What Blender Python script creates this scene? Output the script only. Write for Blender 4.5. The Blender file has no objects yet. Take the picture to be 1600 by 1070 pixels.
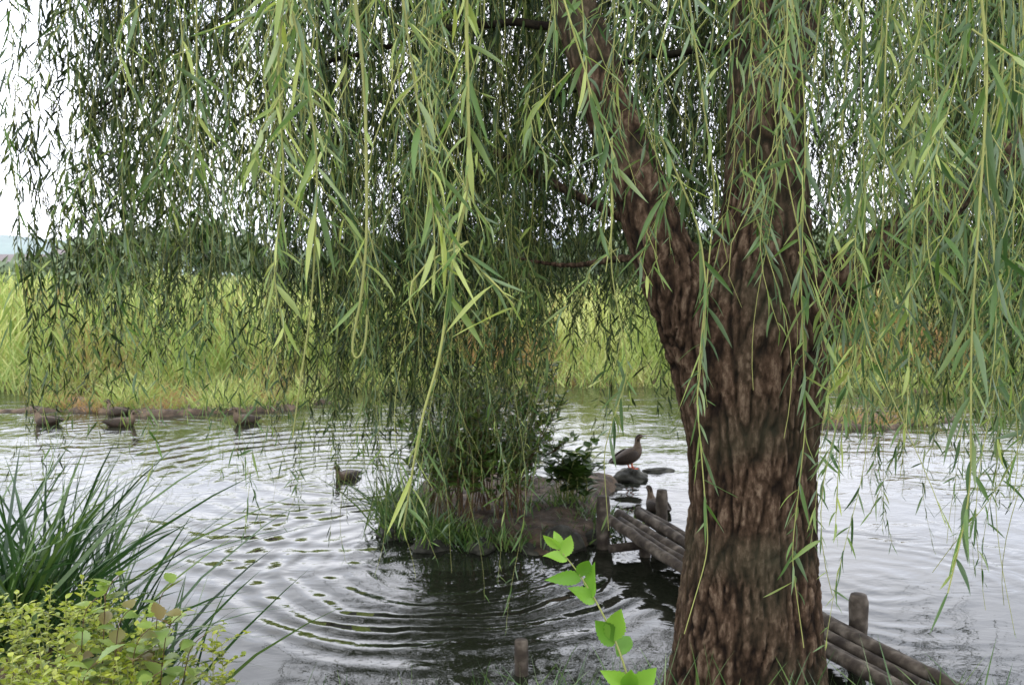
import bpy, math, random
import numpy as np
from mathutils import noise, Vector, Matrix
random.seed(7); rng=np.random.default_rng(11)
S=bpy.context.scene
COL=S.collection
def U(a,b,n=None): return rng.uniform(a,b,n)
def norm(v): return v/np.maximum(np.linalg.norm(v,axis=-1,keepdims=True),1e-9)

# ---------------------------------------------------------------- materials
def mat(name):
    m=bpy.data.materials.new(name); m.use_nodes=True
    nt=m.node_tree; b=nt.nodes['Principled BSDF']
    return m,nt,b
def ramp(nt,stops):
    r=nt.nodes.new('ShaderNodeValToRGB')
    e=r.color_ramp.elements
    e[0].position=stops[0][0]; e[0].color=(*stops[0][1],1)
    e[1].position=stops[-1][0]; e[1].color=(*stops[-1][1],1)
    for p,c in stops[1:-1]:
        k=e.new(p); k.color=(*c,1)
    return r
def leafmat(name,stops,rough=.42,trans=.35,tmul=1.5,back=None,spec=.5):
    m,nt,b=mat(name); L=nt.links
    a=nt.nodes.new('ShaderNodeAttribute'); a.attribute_name='tint'
    r=ramp(nt,stops); L.new(a.outputs['Fac'],r.inputs[0])
    col=r.outputs[0]
    if back:
        g=nt.nodes.new('ShaderNodeNewGeometry')
        mm=nt.nodes.new('ShaderNodeMixRGB'); mm.inputs[2].default_value=(*back,1)
        f=nt.nodes.new('ShaderNodeMath'); f.operation='MULTIPLY'; f.inputs[1].default_value=.6
        L.new(g.outputs['Backfacing'],f.inputs[0]); L.new(f.outputs[0],mm.inputs[0]); L.new(col,mm.inputs[1]); colb=mm.outputs[0]
    else: colb=col
    L.new(colb,b.inputs['Base Color']); b.inputs['Roughness'].default_value=rough
    b.inputs['Specular IOR Level'].default_value=spec
    if trans<=0: return m
    t=nt.nodes.new('ShaderNodeBsdfTranslucent')
    hs=nt.nodes.new('ShaderNodeMixRGB'); hs.blend_type='MULTIPLY'; hs.inputs[0].default_value=1
    hs.inputs[2].default_value=(1.2*tmul,1.25*tmul,.65*tmul,1); L.new(col,hs.inputs[1]); L.new(hs.outputs[0],t.inputs[0])
    ms=nt.nodes.new('ShaderNodeMixShader'); ms.inputs[0].default_value=trans
    L.new(b.outputs[0],ms.inputs[1]); L.new(t.outputs[0],ms.inputs[2])
    L.new(ms.outputs[0],nt.nodes['Material Output'].inputs[0])
    return m
def noisemat(name,stops,scale=5,rough=.85,bump=.02,bscale=30,detail=6,stretch=(1,1,1),spec=.3):
    m,nt,b=mat(name); L=nt.links
    tc=nt.nodes.new('ShaderNodeTexCoord'); mp=nt.nodes.new('ShaderNodeMapping'); mp.inputs['Scale'].default_value=stretch
    L.new(tc.outputs['Object'],mp.inputs[0])
    n=nt.nodes.new('ShaderNodeTexNoise'); n.inputs['Scale'].default_value=scale; n.inputs['Detail'].default_value=detail
    L.new(mp.outputs[0],n.inputs['Vector'])
    r=ramp(nt,stops); L.new(n.outputs[0],r.inputs[0]); L.new(r.outputs[0],b.inputs['Base Color'])
    n2=nt.nodes.new('ShaderNodeTexNoise'); n2.inputs['Scale'].default_value=bscale; n2.inputs['Detail'].default_value=6
    L.new(mp.outputs[0],n2.inputs['Vector'])
    bp=nt.nodes.new('ShaderNodeBump'); bp.inputs['Distance'].default_value=bump; bp.inputs['Strength'].default_value=1
    L.new(n2.outputs[0],bp.inputs['Height']); L.new(bp.outputs[0],b.inputs['Normal'])
    b.inputs['Roughness'].default_value=rough; b.inputs['Specular IOR Level'].default_value=spec
    return m
M_willow=leafmat('willow_leaf',[(0,(.013,.034,.009)),(.35,(.032,.075,.017)),(.65,(.085,.155,.035)),(1,(.29,.34,.10))],back=(.16,.215,.135),rough=.45,spec=.4,tmul=1.4)
M_shade=leafmat('willow_leaf_shade',[(0,(.009,.020,.005)),(.35,(.020,.042,.009)),(.65,(.052,.092,.018)),(1,(.17,.22,.045))],trans=0,rough=.55,spec=.25)  # darker opaque copy of the willow leaf: interior shade put into its colour
M_reed=leafmat('reed_leaf',[(0,(.28,.17,.08)),(.22,(.25,.21,.08)),(.5,(.17,.25,.07)),(.75,(.28,.33,.11)),(1,(.46,.47,.21))],rough=.6,trans=.3,tmul=1.15,spec=.2)
M_sedge=leafmat('sedge_leaf',[(0,(.012,.035,.012)),(.5,(.03,.075,.018)),(1,(.12,.18,.045))],trans=.2,rough=.35)
M_shrub=leafmat('yellow_leaf',[(0,(.08,.12,.015)),(.5,(.2,.25,.025)),(1,(.38,.40,.05))],trans=.3)
M_sap=leafmat('sapling_leaf',[(0,(.06,.15,.015)),(.5,(.12,.26,.03)),(1,(.22,.38,.06))],trans=.4,rough=.5,spec=.35)
M_bram=leafmat('bramble_leaf',[(0,(.18,.06,.03)),(.3,(.14,.12,.04)),(.5,(.12,.19,.04)),(1,(.25,.32,.07))],trans=.3)
M_dark=leafmat('dark_leaf',[(0,(.018,.036,.008)),(.5,(.055,.105,.02)),(1,(.16,.22,.04))],trans=.25,spec=.35)
M_far=leafmat('distant_leaf_hazy',[(0,(.06,.09,.045)),(1,(.14,.19,.09))],trans=0,rough=.8)  # distance haze put into the leaf colour as a paler base
M_twig=noisemat('twig',[(.3,(.14,.15,.05)),(.7,(.27,.29,.09))],scale=3,bump=.001)
M_rtwig=noisemat('red_twig',[(.3,(.07,.04,.02)),(.7,(.12,.08,.04))],scale=3,bump=.001)
M_wood=noisemat('weathered_wood',[(.3,(.018,.013,.010)),(.5,(.055,.044,.033)),(.72,(.17,.145,.115))],scale=11,bump=.006,bscale=26)
M_rock=noisemat('rock',[(.3,(.012,.012,.009)),(.5,(.03,.03,.022)),(.75,(.085,.082,.062))],scale=7,bump=.02,bscale=14)
M_mud=noisemat('mud',[(.3,(.020,.014,.009)),(.5,(.055,.038,.024)),(.7,(.12,.085,.053))],scale=7,bump=.03,bscale=22)

# ---------------------------------------------------------------- mesh helper
class MB:
    def __init__(s): s.v=[];s.f=[];s.t=[];s.m=[];s.n=0
    def add(s,v,f,t,m=0):
        v=np.asarray(v,dtype=np.float32).reshape(-1,3); f=np.asarray(f,dtype=np.int32).reshape(-1,4)
        s.v.append(v); s.f.append(f+s.n); s.n+=len(v)
        t=np.asarray(t,dtype=np.float32)
        s.t.append(np.broadcast_to(t,(len(v),)) if t.ndim==0 else t); s.m.append(np.full(len(f),m,np.int32))
    def build(s,name,mats,parent=None,smooth=True):
        v=np.concatenate(s.v);f=np.concatenate(s.f);t=np.concatenate(s.t);mi=np.concatenate(s.m)
        me=bpy.data.meshes.new(name); me.vertices.add(len(v)); me.vertices.foreach_set('co',v.ravel())
        me.loops.add(f.size); me.loops.foreach_set('vertex_index',f.ravel())
        me.polygons.add(len(f)); me.polygons.foreach_set('loop_start',np.arange(0,f.size,4,dtype=np.int32))
        me.polygons.foreach_set('loop_total',np.full(len(f),4,np.int32))
        me.polygons.foreach_set('material_index',mi)
        me.polygons.foreach_set('use_smooth',np.full(len(f),smooth))
        a=me.attributes.new('tint','FLOAT','POINT'); a.data.foreach_set('value',t.astype(np.float32))
        for m in mats: me.materials.append(m)
        me.update(calc_edges=True); me.validate()
        o=bpy.data.objects.new(name,me); COL.objects.link(o)
        if parent: o.parent=parent
        return o
PROF_LO=([0,.3,.68,1],[.12,.95,.75,.04])
PROF_HI=([0,.06,.2,.4,.6,.8,.92,1],[.06,.4,.8,1,.93,.62,.3,.02])
PROF_BLADE=([0,.3,.6,.85,1],[.8,1,.8,.45,.03])
def ser(n=13,amp=.16):
    s=np.linspace(0,1,n); w=np.sin(np.pi*np.clip(s,0.02,1)**.75); w=w*(1+amp*np.where(np.arange(n)%2==0,-1,1)); w[0]=.05; w[-1]=.02
    return (list(s),list(w))
PROF_OV=([0,.15,.4,.7,1],[.1,.75,1,.65,.03])
def leaves(mb,B,D,N,Ln,Wd,bend,prof,tint,fold=0.,twist=None,m=0):
    n=len(B); s=np.array(prof[0]);w=np.array(prof[1]); D=norm(D)
    N=norm(N-(N*D).sum(1,keepdims=True)*D); Sd=np.cross(D,N)
    C=B[:,None]+Ln[:,None,None]*(D[:,None]*s[None,:,None]+bend[:,None]*(s**2)[None,:,None])
    if twist is None: twist=np.zeros(n)
    a=twist[:,None]*s[None]
    sd=Sd[:,None]*np.cos(a)[...,None]+N[:,None]*np.sin(a)[...,None]
    nn=N[:,None]*np.cos(a)[...,None]-Sd[:,None]*np.sin(a)[...,None]
    hw=(Wd[:,None]*w[None]*.5)[...,None]
    K=len(s)
    if fold:
        V=np.stack([C-sd*hw+nn*hw*fold,C,C+sd*hw+nn*hw*fold],2); c=3
    else:
        V=np.stack([C-sd*hw,C+sd*hw],2); c=2
    idx=np.arange(n*K*c).reshape(n,K,c)
    F=np.stack([idx[:,:-1,:-1],idx[:,:-1,1:],idx[:,1:,1:],idx[:,1:,:-1]],-1)
    mb.add(V,F,np.repeat(np.asarray(tint)*np.ones(n),K*c),m)
def tube(mb,P,R,k=5,tint=.5,m=0,cap=True):
    P=np.asarray(P,float);R=np.asarray(R,float)
    if R.ndim==0: R=R*np.ones(len(P))
    if len(R)!=len(P): R=np.interp(np.linspace(0,1,len(P)),np.linspace(0,1,len(R)),R)
    T=norm(np.gradient(P,axis=0)); ref=np.array([0,1,0.]) if abs(T[0][1])<.8 else np.array([1,0,0.])
    A=norm(np.cross(T,ref)); Bn=np.cross(T,A)
    if cap:
        P=np.concatenate([P[:1],P,P[-1:]]);A=np.concatenate([A[:1],A,A[-1:]]);Bn=np.concatenate([Bn[:1],Bn,Bn[-1:]]);R=np.concatenate([[R[0]*.02],R,[R[-1]*.02]])
    th=np.linspace(0,2*np.pi,k,endpoint=False)
    V=P[:,None]+R[:,None,None]*(A[:,None]*np.cos(th)[None,:,None]+Bn[:,None]*np.sin(th)[None,:,None])
    i=np.arange(len(P)*k).reshape(len(P),k); j=np.roll(i,-1,1)
    F=np.stack([i[:-1],j[:-1],j[1:],i[1:]],-1); mb.add(V,F,tint,m)
def resample(P,step):
    P=np.asarray(P,float)
    d=np.r_[0,np.cumsum(np.linalg.norm(np.diff(P,axis=0),axis=1))]
    n=max(4,int(d[-1]/step)); q=np.linspace(0,d[-1],n)
    return np.stack([np.interp(q,d,P[:,i]) for i in range(3)],1)
def smooth(P,step=.03,it=6):
    Q=resample(P,step)
    for _ in range(it): Q[1:-1]=(Q[:-2]+2*Q[1:-1]+Q[2:])/4
    return Q
def empty(name,loc=(0,0,0)):
    e=bpy.data.objects.new(name,None); e.location=loc; COL.objects.link(e); return e

# ---------------------------------------------------------------- world & sun
SUN_EL,SUN_ROT=math.radians(52),math.radians(205)
w=bpy.data.worlds.new("World"); S.world=w; w.use_nodes=True; nt=w.node_tree; L=nt.links
bg=nt.nodes['Background']
sky=nt.nodes.new('ShaderNodeTexSky'); sky.sky_type='NISHITA'; sky.sun_disc=False; sky.sun_elevation=SUN_EL; sky.sun_rotation=SUN_ROT
sky.air_density=1; sky.dust_density=5; sky.ozone_density=1
tc=nt.nodes.new('ShaderNodeTexCoord'); n=nt.nodes.new('ShaderNodeTexNoise'); n.inputs['Scale'].default_value=2.2; n.inputs['Detail'].default_value=5
mp=nt.nodes.new('ShaderNodeMapping'); mp.inputs['Scale'].default_value=(1,1,3); L.new(tc.outputs['Generated'],mp.inputs[0]); L.new(mp.outputs[0],n.inputs['Vector'])
r=ramp(nt,[(.3,(.72,.76,.84)),(.7,(1,1,1))]); L.new(n.outputs[0],r.inputs[0])
sc=nt.nodes.new('ShaderNodeMixRGB'); sc.blend_type='MULTIPLY'; sc.inputs[0].default_value=1; sc.inputs[2].default_value=(25.5,25.5,26.6,1); L.new(r.outputs[0],sc.inputs[1])
mx=nt.nodes.new('ShaderNodeMixRGB'); mx.inputs[0].default_value=.9; L.new(sky.outputs[0],mx.inputs[1]); L.new(sc.outputs[0],mx.inputs[2])
L.new(mx.outputs[0],bg.inputs[0]); bg.inputs[1].default_value=.15
sl=bpy.data.lights.new('sun','SUN'); sl.energy=1.4; sl.angle=math.radians(14); sl.color=(1,.97,.91)
so=bpy.data.objects.new('sun',sl); COL.objects.link(so)
ds=Vector((math.sin(SUN_ROT)*math.cos(SUN_EL),math.cos(SUN_ROT)*math.cos(SUN_EL),math.sin(SUN_EL)))
so.rotation_euler=ds.to_track_quat('Z','Y').to_euler()

# ---------------------------------------------------------------- camera
cam=bpy.data.cameras.new('camera'); co=bpy.data.objects.new('camera',cam); COL.objects.link(co); S.camera=co
co.location=(0,0,2.2); co.rotation_euler=(math.radians(90-4.54),0,0)
cam.lens=31.2; cam.sensor_width=36; cam.clip_start=.05; cam.clip_end=3000
cam.dof.use_dof=True; cam.dof.focus_distance=2.2; cam.dof.aperture_fstop=10
S.view_settings.view_transform='Standard'; S.view_settings.look='None'; S.view_settings.exposure=0

# ---------------------------------------------------------------- ground
def ss(a,b,x): t=np.clip((x-a)/(b-a),0,1); return t*t*(3-2*t)
def edge_near(x): return 4.2+.8*(1-ss(-2.3,-1.5,x))+.12*np.sin(x*2.1)+.06*np.sin(x*5.3)
def edge_far(x): return 16.6+.5*np.sin(x*.35+1)+.25*np.sin(x*1.3)+.2*np.sin(x*3.1)
def gz(x,y):
    x=np.asarray(x,float);y=np.asarray(y,float)
    en=edge_near(x);ef=edge_far(x)
    near=.58-.58*ss(en-1.3,en+.05,y)-.5*ss(en,en+.8,y)
    far=-.5+.5*ss(ef-.9,ef,y)+.12*ss(ef,ef+.7,y)
    z=np.where(y<10,near-.0,far)
    return z+.02*np.sin(x*3.1+y*2.3)*np.sin(y*4.1)
xs=np.unique(np.concatenate([np.linspace(-900,-30,40),np.linspace(-30,-6,60),np.linspace(-6,6,160),np.linspace(6,30,60),np.linspace(30,900,40)]))
ys=np.unique(np.concatenate([np.linspace(-200,-4,20),np.linspace(-4,6.5,140),np.linspace(6.5,15,20),np.linspace(15,19,40),np.linspace(19,1500,70)]))
X,Y=np.meshgrid(xs,ys); Z=gz(X,Y); V=np.stack([X,Y,Z],-1)
i=np.arange(X.size).reshape(X.shape)
g=MB(); g.add(V,np.stack([i[:-1,:-1],i[:-1,1:],i[1:,1:],i[1:,:-1]],-1),.5)
m,nt,b=mat('ground_soil'); L=nt.links
tc=nt.nodes.new('ShaderNodeTexCoord'); n1=nt.nodes.new('ShaderNodeTexNoise'); n1.inputs['Scale'].default_value=.35; n1.inputs['Detail'].default_value=8
L.new(tc.outputs['Object'],n1.inputs['Vector'])
r1=ramp(nt,[(.3,(.14,.10,.045)),(.5,(.17,.18,.06)),(.7,(.24,.26,.09))]); L.new(n1.outputs[0],r1.inputs[0])
n2=nt.nodes.new('ShaderNodeTexNoise'); n2.inputs['Scale'].default_value=9; n2.inputs['Detail'].default_value=8; L.new(tc.outputs['Object'],n2.inputs['Vector'])
r2=ramp(nt,[(.3,(.04,.03,.018)),(.55,(.08,.06,.035)),(.7,(.06,.08,.025))]); L.new(n2.outputs[0],r2.inputs[0])
sx=nt.nodes.new('ShaderNodeSeparateXYZ'); L.new(tc.outputs['Object'],sx.inputs[0])
mr=nt.nodes.new('ShaderNodeMapRange'); mr.inputs[1].default_value=17; mr.inputs[2].default_value=22; L.new(sx.outputs[1],mr.inputs[0])
mm=nt.nodes.new('ShaderNodeMixRGB'); L.new(mr.outputs[0],mm.inputs[0]); L.new(r2.outputs[0],mm.inputs[1]); L.new(r1.outputs[0],mm.inputs[2]); L.new(mm.outputs[0],b.inputs['Base Color'])
b.inputs['Roughness'].default_value=.9; b.inputs['Specular IOR Level'].default_value=.15
bp=nt.nodes.new('ShaderNodeBump'); bp.inputs['Distance'].default_value=.05; L.new(n2.outputs[0],bp.inputs['Height']); L.new(bp.outputs[0],b.inputs['Normal'])
g.build('ground',[m])

# ---------------------------------------------------------------- water
m,nt,b=mat('water'); L=nt.links
b.inputs['Base Color'].default_value=(.012,.014,.009,1); b.inputs['Roughness'].default_value=.012; b.inputs['IOR'].default_value=1.38
tc=nt.nodes.new('ShaderNodeTexCoord'); sep=nt.nodes.new('ShaderNodeSeparateXYZ'); L.new(tc.outputs['Object'],sep.inputs[0])
def M(op,a,b_=None,c=None):
    k=nt.nodes.new('ShaderNodeMath'); k.operation=op
    for q,v in enumerate((a,b_,c)):
        if v is None: continue
        if isinstance(v,(int,float)): k.inputs[q].default_value=v
        else: L.new(v,k.inputs[q])
    return k.outputs[0]
dn=nt.nodes.new('ShaderNodeTexNoise'); dn.inputs['Scale'].default_value=1.3; dn.inputs['Detail'].default_value=3; L.new(tc.outputs['Object'],dn.inputs['Vector'])
an=nt.nodes.new('ShaderNodeTexNoise'); an.inputs['Scale'].default_value=.9; an.inputs['Detail'].default_value=2
am=nt.nodes.new('ShaderNodeMapping'); am.inputs['Location'].default_value=(7,3,1); L.new(tc.outputs['Object'],am.inputs[0]); L.new(am.outputs[0],an.inputs['Vector'])
amr=nt.nodes.new('ShaderNodeMapRange'); amr.inputs[1].default_value=.35; amr.inputs[2].default_value=.65; amr.inputs[3].default_value=.3; amr.inputs[4].default_value=1.25; L.new(an.outputs[0],amr.inputs[0])
def ring(cx,cy,lam,amp,rad,width,dist=.4):
    dx=M('SUBTRACT',sep.outputs[0],cx);dy=M('SUBTRACT',sep.outputs[1],cy)
    d=M('SQRT',M('ADD',M('MULTIPLY',dx,dx),M('MULTIPLY',dy,dy)))
    d2=M('MULTIPLY_ADD',dn.outputs[0],dist,d)
    s_=M('SINE',M('MULTIPLY',d2,2*math.pi/lam))
    q=M('DIVIDE',M('SUBTRACT',d,rad),width); env=M('EXPONENT',M('MULTIPLY',M('MULTIPLY',q,q),-1.))
    return M('MULTIPLY',M('MULTIPLY',M('MULTIPLY',s_,env),amr.outputs[0]),amp)
hs=[ring(-.45,6.75,.23,.009,1.35,.55,.3),ring(-.45,6.75,.12,.0015,.8,.6),ring(-1.75,9.3,.21,.0035,1.2,.9),ring(-1.75,9.3,.33,.006,2.4,.8),
    ring(-5.5,11.8,.25,.002,1.4,1.2),ring(-2.9,5.2,.26,.002,1.1,.8),ring(2.6,6.2,.2,.0015,.6,.8)]
def nz(sc,amp,st):
    mp=nt.nodes.new('ShaderNodeMapping'); mp.inputs['Scale'].default_value=st; mp.inputs['Rotation'].default_value=(0,0,.35); L.new(tc.outputs['Object'],mp.inputs[0])
    q=nt.nodes.new('ShaderNodeTexNoise'); q.inputs['Scale'].default_value=sc; q.inputs['Detail'].default_value=3; q.inputs['Distortion'].default_value=.8; L.new(mp.outputs[0],q.inputs['Vector'])
    return M('MULTIPLY',q.outputs[0],amp)
far=nt.nodes.new('ShaderNodeMapRange'); far.inputs[1].default_value=5; far.inputs[2].default_value=10; far.inputs[3].default_value=.3; far.inputs[4].default_value=1.15; L.new(sep.outputs[1],far.inputs[0])
hs.append(M('MULTIPLY',M('MULTIPLY',nz(3.1,.022,(.75,1.1,1)),far.outputs[0]),amr.outputs[0])); hs.append(nz(8,.0014,(.7,1.3,1)))
h=hs[0]
for k in hs[1:]: h=M('ADD',h,k)
bp=nt.nodes.new('ShaderNodeBump'); bp.inputs['Distance'].default_value=1; bp.inputs['Strength'].default_value=1; L.new(h,bp.inputs['Height']); L.new(bp.outputs[0],b.inputs['Normal'])
wm=MB(); wm.add([(-300,2.6,0),(300,2.6,0),(300,18.5,0),(-300,18.5,0)],[[0,1,2,3]],.5); wm.build('pond_water',[m],smooth=False)

# ---------------------------------------------------------------- islands
def mound(name,cx,cy,rx,ry,h,seed,mats=[M_mud],na=.35):
    n=90; a=np.linspace(-1.25,1.25,n); GX,GY=np.meshgrid(a,a); Vv=np.zeros((n,n,3))
    for p in range(n):
        for q in range(n):
            x,y=GX[p,q],GY[p,q]; r0=math.hypot(x,y)
            nn=noise.noise(Vector((x*1.6+seed,y*1.6,seed)))*na+noise.noise(Vector((x*rx*1.5+seed,y*ry*1.5,seed)))*.2
            t=max(0,min(1,(1.05+nn-r0)/.35)); t=t*t*(3-2*t)
            z=-.25+(h+.25)*t+ (.035*noise.fractal(Vector((x*6,y*6,seed)),1,2,5))*t
            Vv[p,q]=(cx+x*rx,cy+y*ry,z)
    i=np.arange(n*n).reshape(n,n); mb=MB(); mb.add(Vv,np.stack([i[:-1,:-1],i[:-1,1:],i[1:,1:],i[1:,:-1]],-1),.5)
    return mb.build(name,mats)
mound('island',.05,8.3,1.15,1.5,.11,3.1)
mound('mud_bank',-5.6,14.6,2.4,1.1,.06,8.2,na=.8)
mound('mud_bank',5.2,12.9,1.2,.6,.04,5.2,na=.8)
def rock(x,y,z,sx,sy,sz,seed,name='rock'):
    import bmesh
    bm=bmesh.new(); bmesh.ops.create_icosphere(bm,subdivisions=4,radius=1)
    for v in bm.verts:
        c=v.co.copy(); d=1+.45*noise.noise(c*1.1+Vector((seed,0,0)))+.16*noise.noise(c*3.3+Vector((0,seed,0)))
        k=noise.cell(c*1.3+Vector((seed,seed,0)))*.12
        v.co=Vector((c.x*sx,c.y*sy,c.z*sz))*(d+k)
    me=bpy.data.meshes.new(name); bm.to_mesh(me); bm.free()
    for p in me.polygons: p.use_smooth=True
    me.materials.append(M_rock); o=bpy.data.objects.new(name,me); o.location=(x,y,z); o.rotation_euler=(0,0,seed); COL.objects.link(o)
for a in [(-.62,7.0,.0,.2,.15,.07),(-.25,6.95,.01,.15,.12,.06),(.38,6.95,.03,.17,.15,.12),(-.95,7.3,.0,.18,.15,.08),(-1.0,7.75,.03,.15,.15,.08),(.15,6.9,.0,.14,.1,.05),
          (.66,7.15,.01,.15,.12,.07),(1.28,9.35,.02,.22,.16,.09),(1.0,9.0,.0,.2,.14,.05),(-1.05,8.3,.02,.2,.15,.08),(1.6,9.7,-.01,.2,.1,.05)]:
    rock(*a,seed=U(0,9))

# ---------------------------------------------------------------- willow trunk
tree=empty('willow_tree')
tb=MB()
def limb(pts,rs,k=24,step=.06):
    P=np.array(pts,float); Q=smooth(P,step,8)
    d=np.r_[0,np.cumsum(np.linalg.norm(np.diff(P,axis=0),axis=1))]; q=np.linspace(0,d[-1],len(Q))
    tube(tb,Q,np.interp(q,d,rs),k)
    return Q
limb([(1.03,3.9,-.3),(1.03,3.9,.2),(1.04,3.9,.4),(1.055,3.9,.87),(1.07,3.9,1.15),(1.07,3.9,1.43),(1.05,3.9,1.7),(1.05,3.9,1.95),(1.09,3.9,2.2),(1.11,3.9,2.5),(1.1,3.92,2.9),(1.1,3.95,3.4),(1.12,4.0,4.2),(1.2,4.1,5.6)],
     [.48,.38,.32,.285,.275,.28,.29,.28,.24,.185,.165,.155,.13,.08])
limb([(.86,3.82,-.2),(.89,3.83,.4),(.95,3.84,.9),(.93,3.85,1.4),(.86,3.85,1.8),(.76,3.86,2.05),(.66,3.87,2.25),(.58,3.9,2.5),(.45,3.95,2.85),(.26,4.0,3.4),(.0,4.2,4.2),(-.4,4.6,5.2)],
     [.24,.17,.15,.15,.165,.155,.135,.125,.115,.1,.085,.05])
limb([(1.24,3.78,-.2),(1.23,3.78,.4),(1.2,3.8,.9),(1.19,3.82,1.5),(1.24,3.84,1.9),(1.37,3.88,2.13),(1.58,3.9,2.27),(1.84,3.95,2.45),(2.25,4.05,2.75),(2.9,4.3,3.5),(3.6,4.6,4.4)],
     [.22,.16,.14,.14,.15,.125,.1,.085,.07,.045,.03])
limb([(.78,3.6,-.3),(.88,3.7,.25),(.95,3.8,.7)],[.1,.1,.09]); limb([(1.42,3.65,-.3),(1.3,3.75,.3),(1.2,3.8,.8)],[.11,.1,.09])
limb([(1.05,4.0,2.1),(.85,4.5,2.35),(.45,5.2,2.6),(-.3,6.0,3.1),(-1.3,6.8,3.6)],[.08,.04,.028,.022,.018])
limb([(1.1,4,2.6),(1.4,4.6,3.1),(1.9,5.6,4.0),(2.6,6.6,5.0)],[.1,.08,.06,.03])
limb([(.72,3.86,2.2),(.55,4.1,2.28),(.3,4.5,2.22),(.0,4.9,2.28)],[.04,.02,.016,.012])
tr=tb.build('trunk_raw',[]); md=tr.modifiers.new('r','REMESH'); md.mode='VOXEL'; md.voxel_size=.0095
sm=tr.modifiers.new('s','SMOOTH'); sm.iterations=4; sm.factor=.5
dg=bpy.context.evaluated_depsgraph_get(); me=bpy.data.meshes.new_from_object(tr.evaluated_get(dg)); bpy.data.objects.remove(tr)
nv=len(me.vertices); cs=np.zeros(nv*3,np.float32); me.vertices.foreach_get('co',cs); cs=cs.reshape(-1,3)
ns=np.zeros(nv*3,np.float32); me.vertices.foreach_get('normal',ns); ns=ns.reshape(-1,3)
dv=np.zeros(nv,np.float32)
for q in range(nv):
    x,y,z=map(float,cs[q]); wv=noise.noise(Vector((x*4,y*4,z*3)))*.06
    a=noise.noise(Vector(((x+wv)*19,(y+wv)*19,z*3.2))); b2=noise.noise(Vector(((x+wv)*40+5,(y-wv)*40,z*9)))
    c=noise.noise(Vector((x*80,y*80,z*45)))
    dv[q]=-(1-min(1,abs(a)*4.5))*1.0-(1-min(1,abs(b2)*3.4))*.6+c*.35
rad_=np.hypot(cs[:,0]-1.07,cs[:,1]-3.88)
thick=np.where(rad_<.5,1.,.5); thick=np.where(cs[:,2]>2.3,.6,thick); thick=np.where(rad_>.75,.25,thick)
cs=cs+ns*(dv*.014*thick)[:,None]; me.vertices.foreach_set('co',cs.ravel())
a=me.attributes.new('crack','FLOAT','POINT'); a.data.foreach_set('value',np.clip(1+dv*.8,0,1).astype(np.float32))
me.polygons.foreach_set('use_smooth',np.ones(len(me.polygons),bool))
m,nt,b=mat('bark'); L=nt.links
at=nt.nodes.new('ShaderNodeAttribute'); at.attribute_name='crack'
tc=nt.nodes.new('ShaderNodeTexCoord'); mp=nt.nodes.new('ShaderNodeMapping'); mp.inputs['Scale'].default_value=(1,1,.4); L.new(tc.outputs['Object'],mp.inputs[0])
n1=nt.nodes.new('ShaderNodeTexNoise'); n1.inputs['Scale'].default_value=42; n1.inputs['Detail'].default_value=9; n1.inputs['Roughness'].default_value=.75; L.new(mp.outputs[0],n1.inputs['Vector'])
ad=nt.nodes.new('ShaderNodeMath'); ad.operation='MULTIPLY_ADD'; ad.inputs[1].default_value=.6; L.new(at.outputs['Fac'],ad.inputs[0])
k=nt.nodes.new('ShaderNodeMath'); k.operation='MULTIPLY_ADD'; k.inputs[1].default_value=1.5; k.inputs[2].default_value=-.62; L.new(n1.outputs[0],k.inputs[0]); L.new(k.outputs[0],ad.inputs[2])
r=ramp(nt,[(.1,(.007,.0045,.003)),(.4,(.026,.016,.009)),(.65,(.062,.039,.024)),(.95,(.17,.125,.085))]); L.new(ad.outputs[0],r.inputs[0])
n3=nt.nodes.new('ShaderNodeTexNoise'); n3.inputs['Scale'].default_value=2.5; L.new(tc.outputs['Object'],n3.inputs['Vector'])
r3=ramp(nt,[(.48,(0,0,0)),(.72,(.6,.6,.6))]); L.new(n3.outputs[0],r3.inputs[0])
mm=nt.nodes.new('ShaderNodeMixRGB'); mm.inputs[2].default_value=(.033,.035,.02,1); L.new(r3.outputs[0],mm.inputs[0]); L.new(r.outputs[0],mm.inputs[1]); L.new(mm.outputs[0],b.inputs['Base Color'])
b.inputs['Roughness'].default_value=.9; b.inputs['Specular IOR Level'].default_value=.12
bp=nt.nodes.new('ShaderNodeBump'); bp.inputs['Distance'].default_value=.018; L.new(n1.outputs[0],bp.inputs['Height']); L.new(bp.outputs[0],b.inputs['Normal'])
M_bark=m; me.materials.clear(); me.materials.append(m)
to=bpy.data.objects.new('trunk',me); COL.objects.link(to); to.parent=tree

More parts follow.
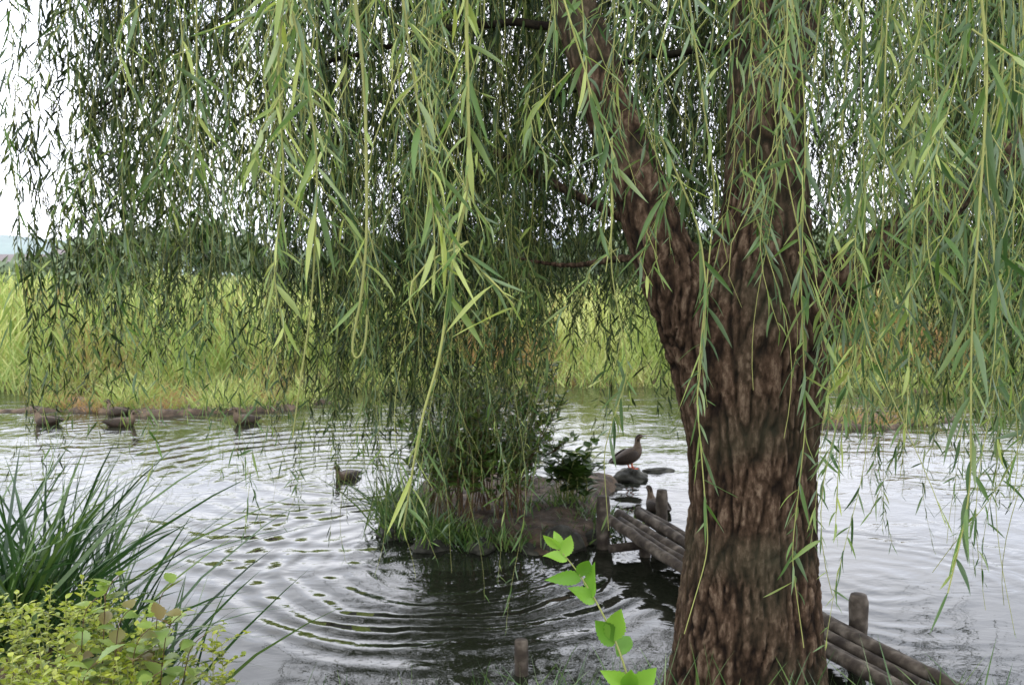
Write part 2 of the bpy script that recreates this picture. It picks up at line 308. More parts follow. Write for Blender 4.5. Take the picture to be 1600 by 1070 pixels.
# ---------------------------------------------------------------- willow strands
fol=MB(); shade=MB(); twg=MB(); nleaf=[0,0]
def strand_path(top,zend,sway=.12,out=(0,0),step=.07):
    H=top[2]-zend; n=max(5,int(H/step)); t=np.linspace(0,1,n)
    p1,p2=U(0,6.3,2); fr=U(.5,1.3)
    x=top[0]+out[0]*np.sqrt(t)+sway*np.sin(t*6.3*fr+p1)*t+.02*np.sin(t*H*6+p2)
    y=top[1]+out[1]*np.sqrt(t)+sway*np.cos(t*6.3*fr*.8+p2)*t+.02*np.sin(t*H*5+p1)
    return np.stack([x,y,top[2]-H*t],1)
def leaf_up(P,hi,sp,Ls,tint,r=.002,start=0.,gap=0.,mb=None):
    tube(twg,P,np.linspace(r,r*.45,len(P)),3 if not hi else 6,tint=.5,cap=False)
    d=np.r_[0,np.cumsum(np.linalg.norm(np.diff(P,axis=0),axis=1))]
    n=int(d[-1]*(1-start)/sp)
    if n<2: return
    q=np.linspace(d[-1]*start,d[-1],n)+U(-.4,.4,n)*sp; q=np.clip(q,0,d[-1]*.999)
    ph0=U(0,6.3); keep=(np.sin(q*U(5,9)+ph0)+np.sin(q*2.3+ph0*2)>(-.6 if mb is None else -1.2))&(U(0,1,n)>gap)
    q=q[keep]; n=len(q)
    if n<2: return
    Bp=np.stack([np.interp(q,d,P[:,i]) for i in range(3)],1)
    Tg=norm(np.gradient(P,axis=0)); T=np.stack([np.interp(q,d,Tg[:,i]) for i in range(3)],1)
    ph=np.arange(n)*2.4+U(-.7,.7,n); o=np.stack([np.cos(ph),np.sin(ph),U(-.1,.15,n)],1)
    A=np.radians(8+60*rng.random(n)**1.3); D=norm(T*np.cos(A)[:,None]+o*np.sin(A)[:,None])
    N=norm(np.stack([U(-1,1,n),U(-1,1,n),U(-.2,1.,n)],1)+o*.3)
    fr=1-np.clip((q/d[-1]-.85)/.15,0,1)*.45
    Ln=Ls*U(.4,1.2,n)*fr; Wd=Ln*(U(.09,.145,n) if mb is None else U(.13,.18,n))
    bend=np.stack([U(-.28,.28,n),U(-.28,.28,n),-U(.0,.55,n)],1)
    tn=np.clip(tint+U(-.35,.28,n)+(rng.random(n)<.08)*.35+(q/d[-1])*.08,0,1)
    tgt=fol if mb is None else mb
    leaves(tgt,Bp,D,N,Ln,Wd,bend,PROF_HI if hi else PROF_LO,tn,fold=.35 if hi else 0.,twist=U(-1.8,1.8,n) if hi else U(-.8,.8,n))
    nleaf[0 if mb is None else 1]+=n
def full(top,zend,hi=False,sp=.035,Ls=.1,tint=.4,sway=.12,out=(0,0),r=.0022,twigs=2,start=0.,gap=0.,path=None,mb=None):
    P=strand_path(top,zend,sway,out) if path is None else path
    leaf_up(P,hi,sp,Ls,tint,r,start,gap,mb)
    for _ in range(twigs):
        k=int(U(.05 if not start else start,.75)*len(P)); L2=U(.2,.8) if not hi else U(.12,.35)
        a=U(0,6.3); b0=P[k]; zb=max(b0[2]-L2,zend-.05)
        if b0[2]-zb<.1: continue
        leaf_up(strand_path(b0,zb,.04,(math.cos(a)*U(.05,.16),math.sin(a)*U(.05,.16)),.05),hi,sp,Ls,tint+U(-.05,.1),r*.6,0,gap,mb)
cx0,cy0,RX,RY=.7,4.4,4.15,5.2
branch=MB()
def add_clump(x,y,n,ztop,hem,spread,tint,Ls=.1,short=.5,mb=None):
    for _ in range(n):
        sx_,sy_=x+rng.normal()*spread,y+rng.normal()*spread
        zt=ztop+U(-.3,.3)
        ze=hem+U(0,.45) if rng.random()>short else hem+U(.4,1.4)
        a=math.atan2(sy_-cy0,sx_-cx0)
        full((sx_,sy_,zt),ze,sp=U(.024,.034),Ls=Ls,tint=tint+U(-.1,.12),sway=U(.05,.22),out=(.3*math.cos(a),.3*math.sin(a)),twigs=rng.integers(1,3),mb=mb)
def hem_at(x,y):
    h=1.35+.3*math.sin(x*2.3+y)+.25*math.sin(x*5.1-y*2)
    if x<-1.35: h-=.2
    if -1.35<x<.15 and 5.2<y<8: h-=.5
    if x>1.6: h-=.3
    return h
nc=0; tries=0
while nc<182 and tries<9000:
    tries+=1
    a=U(0,6.283); rr=math.sqrt(U(.02,1)); x=cx0+RX*rr*math.cos(a); y=cy0+RY*rr*math.sin(a)
    if y<3.6: continue
    u=x/y
    if y<4.9 and -.12<u<.55: continue
    if abs(u)>.95: continue
    if y<4.6 and rng.random()<.5: continue
    if u<-.44 and rng.random()<.7: continue
    zt=5.9-1.4*rr**2+U(-.2,.3)
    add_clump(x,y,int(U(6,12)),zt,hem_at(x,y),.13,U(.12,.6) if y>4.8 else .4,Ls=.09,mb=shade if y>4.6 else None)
    nc+=1
    if nc%6==0:
        s0=[(1.12,4.0,U(3.4,5)),(.0,4.2,U(3.9,4.4)),(2.9,4.3,3.5)][0 if rng.random()<.5 else (1 if x<.8 else 2)]
        P=smooth([s0,((s0[0]*.6+x*.4),(s0[1]*.6+y*.4),max(s0[2],zt)+.1),((s0[0]*.25+x*.75),(s0[1]*.25+y*.75),zt+.2),(x,y,zt-.2)],.12,5)
        tube(branch,P,np.linspace(.025,.007,len(P)),7)
for pts in [[(0,4.2,4.2),(-.9,4.9,3.9),(-1.9,5.3,3.55),(-2.6,5.5,3.1)],[(.3,4.0,3.3),(-.3,4.8,3.5),(-1.2,5.4,3.4),(-2.2,6,2.9)],[(1.1,4,3.2),(.6,5.2,3.4),(.1,6.4,3.3),(-.3,7.2,2.8)],[(2.2,4.05,2.7),(2.8,4.8,3.0),(3.4,5.6,2.9)]]:
    P=smooth(pts,.1,5); P[1:-1]+=rng.normal(size=P[1:-1].shape)*.012; tube(branch,P,np.linspace(.022,.006,len(P)),7)
    for _ in range(26):
        q=P[rng.integers(3,len(P))]+rng.normal(size=3)*.1
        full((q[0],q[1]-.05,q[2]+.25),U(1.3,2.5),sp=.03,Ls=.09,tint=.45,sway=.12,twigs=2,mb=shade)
# dense crown top that shades the interior
n=28000; a=U(0,6.283,n); rr=np.sqrt(rng.random(n)); x=cx0+RX*rr*np.cos(a); y=cy0+.5+(RY-.4)*rr*np.sin(a)
z=6.9-2.0*rr**2+U(-.5,.4,n)+.3*np.sin(x*2)*np.cos(y*2.3); k=y>2.6
x,y,z=x[k],y[k],z[k]; n=len(x)
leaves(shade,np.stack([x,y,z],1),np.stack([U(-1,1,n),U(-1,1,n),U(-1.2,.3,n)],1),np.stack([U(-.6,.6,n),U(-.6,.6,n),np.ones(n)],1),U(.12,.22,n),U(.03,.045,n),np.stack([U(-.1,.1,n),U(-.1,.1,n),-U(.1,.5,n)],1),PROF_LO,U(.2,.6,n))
# near-side strands, right of trunk: grouped in bunches
for _ in range(18):
    y0=U(1.6,3.7); u=U(.36,.64) if rng.random()<.88 else U(.24,.34); t0=U(.32,.66); ze=U(-.03,.34)
    for _k in range(3):
        y=y0+rng.normal()*.07; x=u*y0+rng.normal()*.07
        full((x,y,2.2+.40*y+U(.1,.5)),2.2-y*(ze-U(0,.14)),hi=True,sp=.026,Ls=U(.078,.095),tint=t0+U(-.08,.08),sway=U(.03,.16),out=(U(-.12,.12),U(-.1,.1)),twigs=3,r=.002)
for _ in range(10):
    y=U(2.2,3.4); x=U(.37,.62)*y
    full((x,y,2.2+.40*y),2.2-y*U(.26,.42),hi=True,sp=.03,Ls=.085,tint=U(.35,.6),sway=U(.03,.12),twigs=4,gap=.1)
for _ in range(38):
    y=U(2.8,4.6); x=U(.42,.68)*y
    full((x,y,2.2+.40*y),2.2-y*U(.0,.3),sp=.028,Ls=.088,tint=U(.2,.5),sway=U(.03,.14),twigs=3)
# over the trunk
for _ in range(8):
    y=U(1.8,3.1); x=U(.03,.33)*y
    full((x,y,2.2+.40*y),2.2-y*U(-.22,.16),hi=True,sp=.032,Ls=.08,tint=U(.38,.6),sway=U(.03,.1),out=(U(-.1,.1),0),twigs=2)
for _ in range(14):
    y=U(2.6,3.4); x=U(.02,.33)*y
    full((x,y,2.2+.40*y),2.2-y*U(-.27,.0),hi=True,sp=.034,Ls=.085,tint=U(.2,.45),sway=U(.03,.1),out=(U(-.1,.1),0),twigs=3)
# centre-left front group
for _ in range(7):
    y=U(1.6,2.4); x=U(-.29,-.04)*y
    full((x,y,2.2+.36*y+.1),2.2-y*U(-.25,.04),hi=True,sp=.026,Ls=.08,tint=U(.5,.75),sway=U(.03,.14),out=(U(-.15,.12),0),twigs=3)
for _ in range(14):
    y=U(2.8,4.4); x=U(-.52,.0)*y
    full((x,y,2.2+.36*y+.1),2.2-y*U(-.1,.14),hi=True,sp=.032,Ls=.085,tint=U(.25,.5),sway=U(.03,.16),twigs=4)
for _ in range(4):
    y=U(2.0,3.2); x=U(-.52,-.36)*y
    full((x,y,2.2+.36*y+.1),2.2-y*U(-.25,-.02),hi=True,sp=.034,Ls=.075,tint=U(.4,.6),sway=U(.03,.08),twigs=1)
# individually shaped long strands
H=[([(-.08,1.6,2.95),(-.08,1.6,2.6),(-.075,1.6,2.36),(-.11,1.6,2.2),(-.13,1.6,2.04),(-.165,1.6,1.94),(-.2,1.6,1.73)],.022,.76,.004,0),
   ([(-.46,1.6,2.9),(-.37,1.6,2.6),(-.345,1.6,2.4),(-.36,1.6,2.14),(-.385,1.6,2.0),(-.40,1.6,1.9)],.022,.8,.0028,0),
   ([(-.28,1.45,2.9),(-.235,1.45,2.5),(-.235,1.45,2.25),(-.25,1.45,2.12),(-.275,1.45,2.07),(-.262,1.45,2.03),(-.235,1.45,2.06),(-.237,1.45,2.13)],.05,.82,.0036,.5),
   ([(-.40,1.7,2.9),(-.44,1.7,2.6),(-.43,1.7,2.35),(-.46,1.7,2.2),(-.43,1.7,2.05)],.028,.76,.0028,.1),
   ([(-.2,1.5,2.8),(-.16,1.5,2.5),(-.13,1.5,2.3),(-.13,1.5,2.18)],.03,.78,.0026,.0),
   ([(.05,1.9,2.95),(.16,1.9,2.6),(.22,1.9,2.35),(.2,1.9,2.2)],.03,.62,.0026,.0),
   ([(.33,2.0,2.5),(.42,2.0,2.3),(.44,2.0,2.15),(.42,2.0,1.9)],.028,.52,.0026,.0),
   ([(.66,1.35,2.85),(.71,1.35,2.5),(.70,1.35,2.1),(.71,1.35,1.85),(.68,1.35,1.7)],.032,.5,.0026,.1),
   ([(.42,2.2,2.9),(.5,2.2,2.4),(.46,2.2,1.9),(.5,2.2,1.5),(.44,2.2,1.28)],.03,.5,.0026,.2),
   ([(.78,2.3,2.9),(.74,2.3,2.3),(.77,2.3,1.8),(.74,2.3,1.45),(.78,2.3,1.2)],.03,.52,.0026,.1),
   ([(.3,2.7,2.6),(.3,2.7,2.2),(.36,2.7,1.9),(.28,2.7,1.65),(.3,2.7,1.4)],.03,.5,.0026,.1),
   ([(-.76,2.2,2.9),(-.77,2.2,2.5),(-.79,2.2,2.4)],.025,.55,.0026,.0)]
for pts,sp,tn,r,gp in H:
    P=smooth(pts,.02,8); full(tuple(P[0]),P[-1][2],hi=True,sp=sp*.75,Ls=.088,tint=tn,path=P,twigs=2 if gp<.4 else 0,r=r,gap=gp)
# long thin low danglers over the water
for x,y,ze in [(-1.5,4.1,1.2),(-1.2,3.9,.95),(-.95,3.6,.95),(-1.45,3.4,1.35),(-.5,4.3,.45),(-.65,4.2,.6),(-.27,4.4,.6),(-.3,3.6,1.0),(-.15,4.2,.35),(.05,4.6,.7),(-.85,5.2,.5),(-.1,5.5,.55),(-.45,5.6,.55),(-1.9,5.4,.9),(.0,5.3,.9),(-1.7,4.6,1.0),(.65,4.9,1.2),(2.0,4.2,.8),(2.3,4.4,.7),
               (-2.2,5.0,1.0),(-1.6,5.3,.75),(-1.3,4.6,.8),(-2.4,5.6,1.1),(-1.1,5.6,.6),(-1.9,4.4,1.15),(2.6,5.0,.5),(2.2,5.4,.6),(3.0,5.6,.6),(-1.75,5.0,.8),(-1.3,5.2,.6)]:
    for _ in range(2):
        full((x+U(-.12,.12),y,3.6),ze+U(0,.4),sp=.034,Ls=.08,tint=U(.3,.55),sway=.12,twigs=3,start=.35,gap=.1,hi=True,r=.0016)
for _ in range(50):
    x=U(-1.25,.15);y=U(5.6,7.2)
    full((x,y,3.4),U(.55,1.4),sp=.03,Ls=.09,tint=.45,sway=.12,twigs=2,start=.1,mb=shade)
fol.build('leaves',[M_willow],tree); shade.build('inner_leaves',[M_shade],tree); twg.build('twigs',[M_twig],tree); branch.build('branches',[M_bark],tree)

# ---------------------------------------------------------------- reeds
def blades(mb,x,y,z,h,wd,tint,lean=.25,prof=PROF_BLADE,m=0,bendf=.35,up=1.):
    n=len(x); B=np.stack([x,y,z],1); D=norm(np.stack([rng.normal(size=n)*lean,rng.normal(size=n)*lean,np.full(n,up)],1))
    N=np.stack([U(-1,1,n),U(-1,1,n),U(-.1,.1,n)],1)
    hd=D.copy(); hd[:,2]=0; hd=norm(hd+1e-4)
    be=hd*U(0,1,n)[:,None]*bendf; be[:,2]-=U(0,.6,n)*bendf*np.linalg.norm(be[:,:2],axis=1)/bendf
    leaves(mb,B,D,N,h,wd,be,prof,tint,twist=U(-1,1,n),m=m)
rd=MB()
def patch(x,y,f=.35): return np.array([noise.noise(Vector((float(p)*f,float(q)*f*.7,0))) for p,q in zip(x,y)])
n=10000; y=16.3+rng.random(n)**1.3*5; x=U(-1,1,n)*.85*y; pt=patch(x,y)
front=ss(0,1.5,y-edge_far(x)); k=y>edge_far(x)-.2; p7=patch(x,y,.7)
h=(.3+1.05*front)*U(.6,1.25,n)*(1+1.0*p7); tn=np.clip(.55+pt*1.1+p7*.5+U(-.22,.22,n)-(x<-4)*.2,0,1)
blades(rd,x[k],y[k],gz(x,y)[k]-.05,h[k],U(.02,.045,n)[k],tn[k],lean=.24)
n=15000; y=20+rng.random(n)**1.5*45; x=U(-1,1,n)*.8*y; pt=patch(x,y)
blades(rd,x,y,gz(x,y),U(1.1,2.0,n)*(1+.6*patch(x,y,.25)),U(.03,.07,n)*(y/20),np.clip(.7+pt*.7+U(-.25,.25,n),0,1),lean=.18)
rd.build('reed_bed',[M_reed])
gr=MB()
for cx,cy,rx,ry,n,hh in [(-5.6,14.6,2.3,.9,3600,.4),(5.2,12.9,1.1,.5,700,.3)]:
    a=U(0,6.3,n);r_=np.sqrt(rng.random(n)); x=cx+rx*r_*np.cos(a); y=cy+ry*r_*np.sin(a); pp=patch(x,y,1.2)
    blades(gr,x,y,np.full(n,.0),U(.3,1.2,n)*hh*(1+1.2*pp),U(.008,.018,n),np.clip(U(.1,.7,n)+pp,0,1),lean=.5)
n=4500; x=U(-18,18,n); y=edge_far(x)+U(-.5,.5,n); blades(gr,x,y,np.maximum(gz(x,y),-.1),U(.25,.8,n)*(1+.9*patch(x,y,.9)),U(.01,.025,n),U(.2,.9,n),lean=.45)
gr.build('shore_grass',[M_reed])

# ---------------------------------------------------------------- sedge clump (left bank)
sd=MB()
for cx,cy,n in [(-2.15,3.7,190),(-1.75,3.85,90),(-2.7,4.1,130),(-2.3,4.5,80)]:
    x=cx+rng.normal(size=n)*.12;y=cy+rng.normal(size=n)*.12
    blades(sd,x,y,gz(x,y)-.03,U(.5,1.05,n),U(.012,.024,n),np.clip(U(0,.75,n)+(rng.random(n)<.08)*.3,0,1),lean=.34,bendf=.75)
x=np.full(14,-1.8)+U(-.1,.1,14);y=np.full(14,3.8)+U(-.1,.1,14)
B=np.stack([x,y,gz(x,y)],1);D=np.stack([U(.5,1.0,14),U(-.2,.2,14),U(.6,1,14)],1)
leaves(sd,B,D,np.stack([U(-.5,.5,14),U(-1,1,14),U(0,1,14)],1),U(.6,.95,14),U(.006,.012,14),np.stack([U(.1,.3,14),U(-.1,.1,14),-U(.3,.8,14)],1),([0,.2,.4,.6,.8,1],[.9,1,.9,.7,.4,.03]),U(.3,.9,14))
sd.build('sedge_clump',[M_sedge])
bg_=MB(); n=1500; x=U(-3.5,4,n); y=edge_near(x)-U(.0,1.1,n); k=(np.hypot(x-1.05,y-3.9)>.45)
blades(bg_,x[k],y[k],gz(x,y)[k]-.02,U(.12,.34,n)[k],U(.004,.009,n)[k],U(.2,.9,n)[k],lean=.4); bg_.build('bank_grass',[M_sedge])

# ---------------------------------------------------------------- leafy plants
def bush(name,stems,mat_,Ls,Wr,tint,prof=PROF_OV,sp=.03,r=.004,fold=.25,spread=.9,tm=M_twig,nside=3,sl=.2):
    mb=MB()
    for P0 in stems:
        P=smooth(P0,.03,4); tube(mb,P,np.linspace(r,r*.4,len(P)),6,m=1)
        paths=[P]
        for _ in range(nside):
            k=int(U(.3,.95)*len(P)); a=U(0,6.3); l=U(.5,1)*sl; q=P[k]
            Q=smooth([q,q+np.array([math.cos(a)*l*.5,math.sin(a)*l*.5,l*.4]),q+np.array([math.cos(a)*l,math.sin(a)*l,l*.5])],.02,2)
            tube(mb,Q,np.linspace(r*.6,r*.3,len(Q)),5,m=1); paths.append(Q)
        for q_i,Q in enumerate(paths):
            d=np.r_[0,np.cumsum(np.linalg.norm(np.diff(Q,axis=0),axis=1))]; n=max(3,int(d[-1]*(.6 if q_i==0 else .9)/sp))
            s=np.linspace(d[-1]*(.4 if q_i==0 else .1),d[-1],n)
            Bp=np.stack([np.interp(s,d,Q[:,i]) for i in range(3)],1)
            ph=np.arange(n)*2.4+U(-.5,.5,n); o=np.stack([np.cos(ph),np.sin(ph),U(.0,.9,n)],1)
            leaves(mb,Bp,o*spread+np.array([0,0,.15]),np.stack([U(-.35,.35,n)-o[:,0]*.4,U(-.35,.35,n)-o[:,1]*.4,np.ones(n)],1),Ls*U(.55,1.15,n),Ls*Wr*U(.8,1.1,n),np.stack([U(-.1,.1,n),U(-.1,.1,n),-U(.05,.45,n)],1),prof,np.clip(tint+U(-.3,.3,n),0,1),fold=fold)
    return mb.build(name,[mat_,tm])
P=[(.36,2.2,.5),(.34,2.2,.95),(.29,2.2,1.2),(.235,2.2,1.33),(.165,2.2,1.45),(.12,2.2,1.50)]
mb=MB(); Q=smooth(P,.03,4); tube(mb,Q,np.linspace(.006,.0015,len(Q)),7,m=1)
lv=[((.345,2.2,.9),(.7,-.2,.5),.11),((.33,2.2,1.0),(-.7,-.3,.5),.12),((.305,2.2,1.10),(.7,-.2,1.1),.15),((.30,2.2,1.12),(-.55,-.3,.8),.13),((.295,2.2,1.14),(.1,-.6,.9),.11),((.31,2.2,1.06),(.9,-.3,.6),.13),((.26,2.2,1.25),(-.6,-.3,1.0),.13),((.255,2.2,1.26),(.12,-.2,1.),.13),((.27,2.2,1.22),(.4,.5,.5),.1),
    ((.21,2.2,1.36),(-.8,-.2,.7),.095),((.2,2.2,1.375),(.2,-.2,1.),.11),((.175,2.2,1.42),(-.8,-.2,.3),.09),((.17,2.2,1.43),(.4,-.2,1.),.09),((.14,2.2,1.47),(-.9,-.1,.5),.075),((.13,2.2,1.48),(.4,0,1.),.08),((.12,2.2,1.5),(-.5,-.2,1.),.075),((.12,2.2,1.5),(-.1,.3,1.),.06)]
Bp=np.array([a for a,_,_ in lv]);Dd=np.array([a for _,a,_ in lv],float);Ll=np.array([a for _,_,a in lv]); n=len(lv)
leaves(mb,Bp,Dd,np.stack([U(-.5,.5,n),np.full(n,-1.),U(.2,1.3,n)],1),Ll,Ll*.42,np.stack([U(-.15,.15,n),U(-.3,.0,n),-U(.05,.35,n)],1),ser(19,.07),U(.15,.95,n),fold=.5,twist=U(-.6,.6,n))
mb.build('sapling',[M_sap,M_twig])
st=[]
for _ in range(90):
    x=U(-1.85,-.95);y=U(2.1,2.95); z=1.2-.28*((x+1.4)/.5)**2*(x>-1.4)-.1*abs(y-2.4)+U(-.1,.04)
    st.append([(x*.9-.12,y,.5),(x,y,.85),(x+U(-.05,.05),y+U(-.05,.05),z)])
bush('golden_shrub',st,M_shrub,.03,.55,.55,sp=.011,r=.003,nside=7,sl=.12)
st=[]
for tx,ty,tz in [(-1.22,2.5,1.27),(-1.12,2.5,1.24),(-1.05,2.45,1.2),(-.98,2.5,1.22),(-.93,2.55,1.14),(-1.15,2.35,1.15),(-1.0,2.4,1.1),(-1.2,2.6,1.3),(-1.08,2.7,1.24)]:
    st.append([(tx-.15,ty+.2,.5),(tx-.08,ty+.08,.95),(tx-.02,ty,tz-.03),(tx+.03,ty-.02,tz)])
bush('bramble',st,M_bram,.075,.62,.55,prof=ser(13,.1),sp=.045,r=.003,tm=M_rtwig,nside=2,sl=.1)
st=[]
for _ in range(64):
    bx,by=-.3+U(-.45,.4),7.6+U(-.3,.4); st.append([(bx,by,.05),(bx+U(-.1,.1),by,.45),(bx*1.25+.1+U(-.3,.35),by+U(-.3,.3),U(.55,1.45))])
bush('island_shrub',st,M_dark,.12,.32,.6,sp=.03,r=.007,nside=7,sl=.3,tm=M_rtwig)
st=[]
for _ in range(22):
    bx,by=.5+U(-.14,.16),8.0+U(-.1,.15); st.append([(bx,by,.05),(bx+U(-.08,.08),by,.3),(bx+U(-.3,.33),by+U(-.2,.2),U(.36,.68))])
bush('broadleaf_plant',st,M_dark,.16,.6,.35,sp=.05,r=.006,nside=2,sl=.12)
it=MB()
for cx,cy,n,hh in [(-1.05,7.6,90,.55),(-.9,7.9,70,.5),(.45,7.9,120,.25),(-.6,7.1,140,.25),(.1,8.6,60,.25),(.75,7.5,160,.18),(-.3,7.0,130,.18),(.3,7.1,100,.13),(0,7.8,80,.2),(.5,7.3,90,.12),(-.85,7.25,110,.3),(0,7.0,90,.15)]:
    x=cx+rng.normal(size=n)*.13;y=cy+rng.normal(size=n)*.13; blades(it,x,y,np.full(n,.03),U(.5,1.2,n)*hh,U(.008,.016,n),U(.4,1,n),lean=.4)
it.build('island_grass',[M_sedge])

# ---------------------------------------------------------------- log walkway & posts
wk=empty('log_walkway')
mb=MB()
A=np.array([.92,7.15,.2]);Bq=np.array([2.25,3.45,.22]); dirv=norm((Bq-A)[None])[0]; sid=np.cross(dirv,[0,0,1])
for q in range(5):
    o=(q-2)*.1; s0=U(-.16,.16); P=np.linspace(A+sid*o+dirv*s0,Bq+sid*(o*.8)+dirv*U(-.1,.1),26)+np.array([0,0,U(-.03,.03)])
    P[:,2]-=.05*np.sin(np.linspace(0,math.pi,26)); P+=rng.normal(size=P.shape)*.003; P[:,0]+=.012*np.sin(np.linspace(0,7,26)+q*2)
    tube(mb,P,np.linspace(.042,.032,26)+rng.normal(size=26)*.0015,12)
for f in (.1,.5,.9):
    c=A+(Bq-A)*f-np.array([0,0,.09+.03]); tube(mb,np.linspace(c-sid*.32,c+sid*.32,8),.035,10)
mb.build('poles',[M_wood],wk)
def post(x,y,zt,r,name='wooden_post',parent=None,zb=-.5):
    mb=MB(); n=24; P=np.linspace((x,y,zb),(x+U(-.02,.02),y,zt),n); R=r*(1+.05*rng.normal(size=n)); R[-1]*=.86
    tube(mb,P,R,14); return mb.build(name,[M_wood],parent)
post(.73,6.95,.42,.055);post(1.27,7.4,.36,.05);post(2.0,4.95,.36,.052);post(.055,4.72,.19,.04)
post(1.02,6.75,.12,.045,'support',wk)

# ---------------------------------------------------------------- ducks
def duckmat():
    m,nt,b=mat('duck_plumage'); L=nt.links
    a=nt.nodes.new('ShaderNodeAttribute'); a.attribute_name='tint'
    v=nt.nodes.new('ShaderNodeTexVoronoi'); v.inputs['Scale'].default_value=55; tc=nt.nodes.new('ShaderNodeTexCoord'); L.new(tc.outputs['Object'],v.inputs['Vector'])
    r=ramp(nt,[(0,(.010,.008,.005)),(.3,(.028,.019,.012)),(.5,(.058,.040,.025)),(.8,(.15,.11,.075)),(1,(.24,.19,.13))]); 
    ad=nt.nodes.new('ShaderNodeMath'); ad.operation='MULTIPLY_ADD'; ad.inputs[1].default_value=.3; L.new(v.outputs['Distance'],ad.inputs[0]); L.new(a.outputs['Fac'],ad.inputs[2])
    L.new(ad.outputs[0],r.inputs[0]); L.new(r.outputs[0],b.inputs['Base Color']); b.inputs['Roughness'].default_value=.65; b.inputs['Specular IOR Level'].default_value=.2
    return m
M_duck=duckmat()
def plain(name,c,ro=.4):
    m=noisemat(name,[(.3,tuple(k*.8 for k in c)),(.7,c)],scale=40,rough=ro,bump=.001); return m
M_bill=plain('duck_bill',(.05,.045,.03)); M_tip=plain('duck_bill_tip',(.6,.38,.03)); M_foot=plain('duck_foot',(.6,.1,.03)); M_eye=plain('duck_eye',(.01,.01,.01),.1)
def duck(loc,yaw,legs=False,pitch=0.,headturn=0.,sc=1.):
    e=empty('duck',loc); e.rotation_euler=(0,-pitch,yaw); e.scale=(sc,)*3
    rings=[(-.285,.125,.004,.003,.1),(-.27,.122,.025,.006,.1),(-.235,.115,.042,.016,.12),(-.19,.105,.062,.04,.15),(-.13,.095,.084,.065,.2),(-.06,.088,.1,.082,.25),(.01,.086,.104,.09,.25),(.07,.092,.098,.088,.3),(.115,.108,.08,.075,.38),
           (.14,.14,.055,.056,.42),(.152,.175,.038,.04,.5),(.158,.205,.031,.033,.6),(.166,.232,.031,.035,.68),(.182,.253,.033,.036,.6),(.205,.26,.030,.031,.6),(.222,.258,.022,.022,.5),(.232,.255,.014,.013,.3)]
    R=np.array(rings); C=np.stack([R[:,0],0*R[:,0],R[:,1]],1)
    c,s=math.cos(headturn),math.sin(headturn)
    def ht(p,k):
        q=p.copy(); d=q-np.array([.155,0,0]); q[...,0]=.155+d[...,0]*(1-k+k*c)-d[...,1]*k*s; q[...,1]=d[...,0]*k*s+d[...,1]*(1-k+k*c); return q
    T=norm(np.gradient(C,axis=0)); Nn=np.cross(T,[0,1,0]); K=16; th=np.linspace(0,2*np.pi,K,endpoint=False)
    mb=MB(); V=[]
    for i_ in range(len(R)):
        p=C[i_]+np.outer(np.cos(th),[0,1,0])*R[i_,2]+np.outer(np.sin(th),Nn[i_]*-1)*R[i_,3]
        V.append(ht(p,np.clip((R[i_,1]-.17)/.05,0,1) if R[i_,0]>.13 else 0.))
    V=np.array(V); i=np.arange(len(R)*K).reshape(-1,K); j=np.roll(i,-1,1)
    tt=np.repeat(R[:,4],K).reshape(-1,K)
    for i_ in range(12,17):
        zz=V[i_][:,2]-C[i_,2]; tt[i_]=np.where(zz>.012,.05,np.where(abs(zz)<.007,.08,.75))
    mb.add(V,np.stack([i[:-1],j[:-1],j[1:],i[1:]],-1),tt.ravel())
    Bc=np.array([(.226,0,.254),(.245,0,.248),(.265,0,.243),(.285,0,.241),(.292,0,.240)]); bw=[.013,.012,.0135,.012,.003]; bh=[.012,.008,.005,.0035,.001]
    V=[]
    for q in range(5): V.append(ht(Bc[q]+np.outer(np.cos(th),[0,1,0])*bw[q]+np.outer(np.sin(th),[0,0,1])*bh[q],1.))
    i=np.arange(5*K).reshape(-1,K); j=np.roll(i,-1,1); F=np.stack([i[:-1],j[:-1],j[1:],i[1:]],-1)
    V=np.array(V); mb.add(V,F[:3],.5,1); mb.add(V,F[3:],.5,2)
    for sgn in (1,-1):
        W=[(.095,.075,.10,.01,.02),(.06,.094,.107,.014,.045),(0,.104,.112,.015,.056),(-.07,.1,.116,.014,.052),(-.14,.08,.12,.012,.038),(-.2,.052,.124,.009,.022),(-.255,.03,.128,.003,.005)]
        V=np.array([np.array([x_,sgn*y_*.93,z_])+np.outer(np.cos(th),[0,sgn,0])*a_*1.25+np.outer(np.sin(th),[0,-sgn*.25,1])*b_ for x_,y_,z_,a_,b_ in W])
        i=np.arange(len(W)*K).reshape(-1,K); j=np.roll(i,-1,1); mb.add(V,np.stack([i[:-1],j[:-1],j[1:],i[1:]],-1),np.repeat([.15,.1,.12,.08,.05,.02,.02],K))
        ey=ht(np.array([[.197,sgn*.029,.266]]),1.)[0]
        tube(mb,np.linspace(ey-[0,.002,0],ey+[0,.002,0],3),[.004,.0055,.004],8,m=4)
        if legs:
            hip=np.array([-.01,sgn*.045,.03]); P=[hip,hip+[-.01,0,-.045],hip+[0,0,-.10]]
            tube(mb,smooth(P,.01,2),np.linspace(.014,.006,9),8,m=3)
            f=hip+np.array([0,0,-.10])
            for a_ in (-.5,0,.5):
                tube(mb,np.linspace(f,f+[.06*math.cos(a_),.06*math.sin(a_),-.004],5),np.linspace(.006,.003,5),6,m=3)
            q=[f+[.0,0,.001],f+[.055*math.cos(.5),-.055*math.sin(.5),-.003],f+[.056,0,-.003],f+[.055*math.cos(.5),.055*math.sin(.5),-.003]]
            mb.add(q,[[0,1,2,3]],.5,3)
    o=mb.build('body',[M_duck,M_bill,M_tip,M_foot,M_eye],e)
    sb=o.modifiers.new('s','SUBSURF'); sb.levels=1; sb.render_levels=2
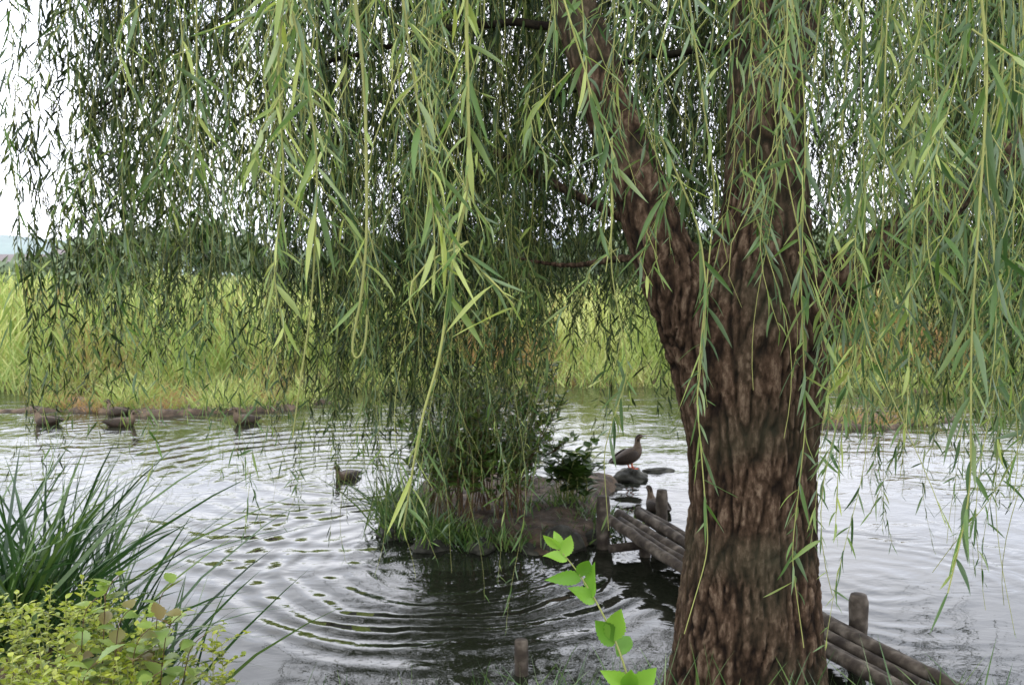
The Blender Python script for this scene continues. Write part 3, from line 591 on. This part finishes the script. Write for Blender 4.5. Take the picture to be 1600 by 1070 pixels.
duck((1.27,9.35,.165),math.radians(25),True,.32,headturn=-.3,sc=.92)
duck((.1,8.75,.19),math.radians(-80),True,.3,headturn=.3)
duck((-1.77,9.35,-.055),math.radians(235),sc=.78)
duck((-6.75,12.75,-.05),math.radians(170));duck((-5.6,12.6,-.05),math.radians(10));duck((-3.9,12.8,-.04),math.radians(230),pitch=.1);duck((-6.1,13.6,-.05),math.radians(160))
duck((1.35,8.1,-.05),math.radians(110),sc=.85)

# ---------------------------------------------------------------- distance
def treeline(name,x0,x1,y,hmax,seed,n=7000,dy=4,ls=1.,f=.09):
    mb=MB(); x=U(x0,x1,n); hh=np.array([hmax*(.5+.75*noise.noise(Vector((float(q)*f,seed,0)))+.25*noise.noise(Vector((float(q)*f*4,seed,3)))) for q in x]); hh=np.maximum(hh,hmax*.15)
    z=hh*rng.random(n)**.7; B=np.stack([x,np.full(n,y)+U(-dy,dy,n),z],1); D=rng.normal(size=(n,3)); 
    leaves(mb,B,D,rng.normal(size=(n,3)),U(.8,2.,n)*ls,U(.5,1.2,n)*ls,np.zeros((n,3)),PROF_OV,np.clip(rng.random(n)*.6+z/hmax*.4,0,1))
    return mb.build(name,[M_far])
treeline('distant_trees',-130,150,108,10,2.2,15000)
treeline('bushes',-30,40,40,4.6,5.7,24000,dy=2.5,ls=.28,f=.2)
hm=noisemat('hill_haze',[(.3,(.15,.19,.19)),(.7,(.2,.25,.24))],scale=.02,bump=.0)  # pale blue-green: haze over the far hills is painted into the base colour
mb=MB(); xs=np.linspace(-700,700,160); hz=np.array([22+14*noise.noise(Vector((q*.004,5,0)))+5*noise.noise(Vector((q*.02,5,0))) for q in xs])
V=np.stack([np.stack([xs,np.full(160,560.),np.full(160,-1.)],1),np.stack([xs,np.full(160,600.),hz*.7],1),np.stack([xs,np.full(160,660.),hz],1),np.stack([xs,np.full(160,800.),hz*0-1],1)])
i=np.arange(4*160).reshape(4,160); mb.add(V,np.stack([i[:-1,:-1],i[:-1,1:],i[1:,1:],i[1:,:-1]],-1),.5); mb.build('hills',[hm])
M_wall=noisemat('house_wall',[(.3,(.22,.21,.19)),(.7,(.3,.28,.25))],scale=.5,bump=0.); M_roof=noisemat('house_roof',[(.3,(.10,.09,.09)),(.7,(.16,.14,.14))],scale=.5,bump=0.); M_win=plain('house_window',(.06,.07,.08),.1)
def box(mb,a,b,m):
    x0,y0,z0=a;x1,y1,z1=b; V=[(x0,y0,z0),(x1,y0,z0),(x1,y1,z0),(x0,y1,z0),(x0,y0,z1),(x1,y0,z1),(x1,y1,z1),(x0,y1,z1)]
    mb.add(V,[[0,1,5,4],[1,2,6,5],[2,3,7,6],[3,0,4,7],[4,5,6,7],[3,2,1,0]],.5,m)
def house(x,y,w_,d,h,rh):
    e=empty('distant_house',(x,y,0)); mb=MB(); box(mb,(-w_/2,-d/2,0),(w_/2,d/2,h),0); mb.build('walls',[M_wall],e,False)
    mb=MB(); V=[(-w_/2-.5,-d/2-.5,h),(w_/2+.5,-d/2-.5,h),(w_/2+.5,0,h+rh),(-w_/2-.5,0,h+rh),(w_/2+.5,d/2+.5,h),(-w_/2-.5,d/2+.5,h)]
    mb.add(V,[[0,1,2,3],[3,2,4,5]],.5,0); mb.build('roof',[M_roof],e,False)
    mb=MB()
    for q in np.arange(-w_/2+1,w_/2-1.4,2.4):
        for zz in ([1,3.6] if h>4.5 else [1]): box(mb,(q,-d/2-.06,zz),(q+1.3,-d/2-.01,zz+1.3),0)
    mb.build('windows',[M_win],e,False)
house(-74,132,9,7,3.0,1.8);house(-63,134,10,7,4.2,1.6)
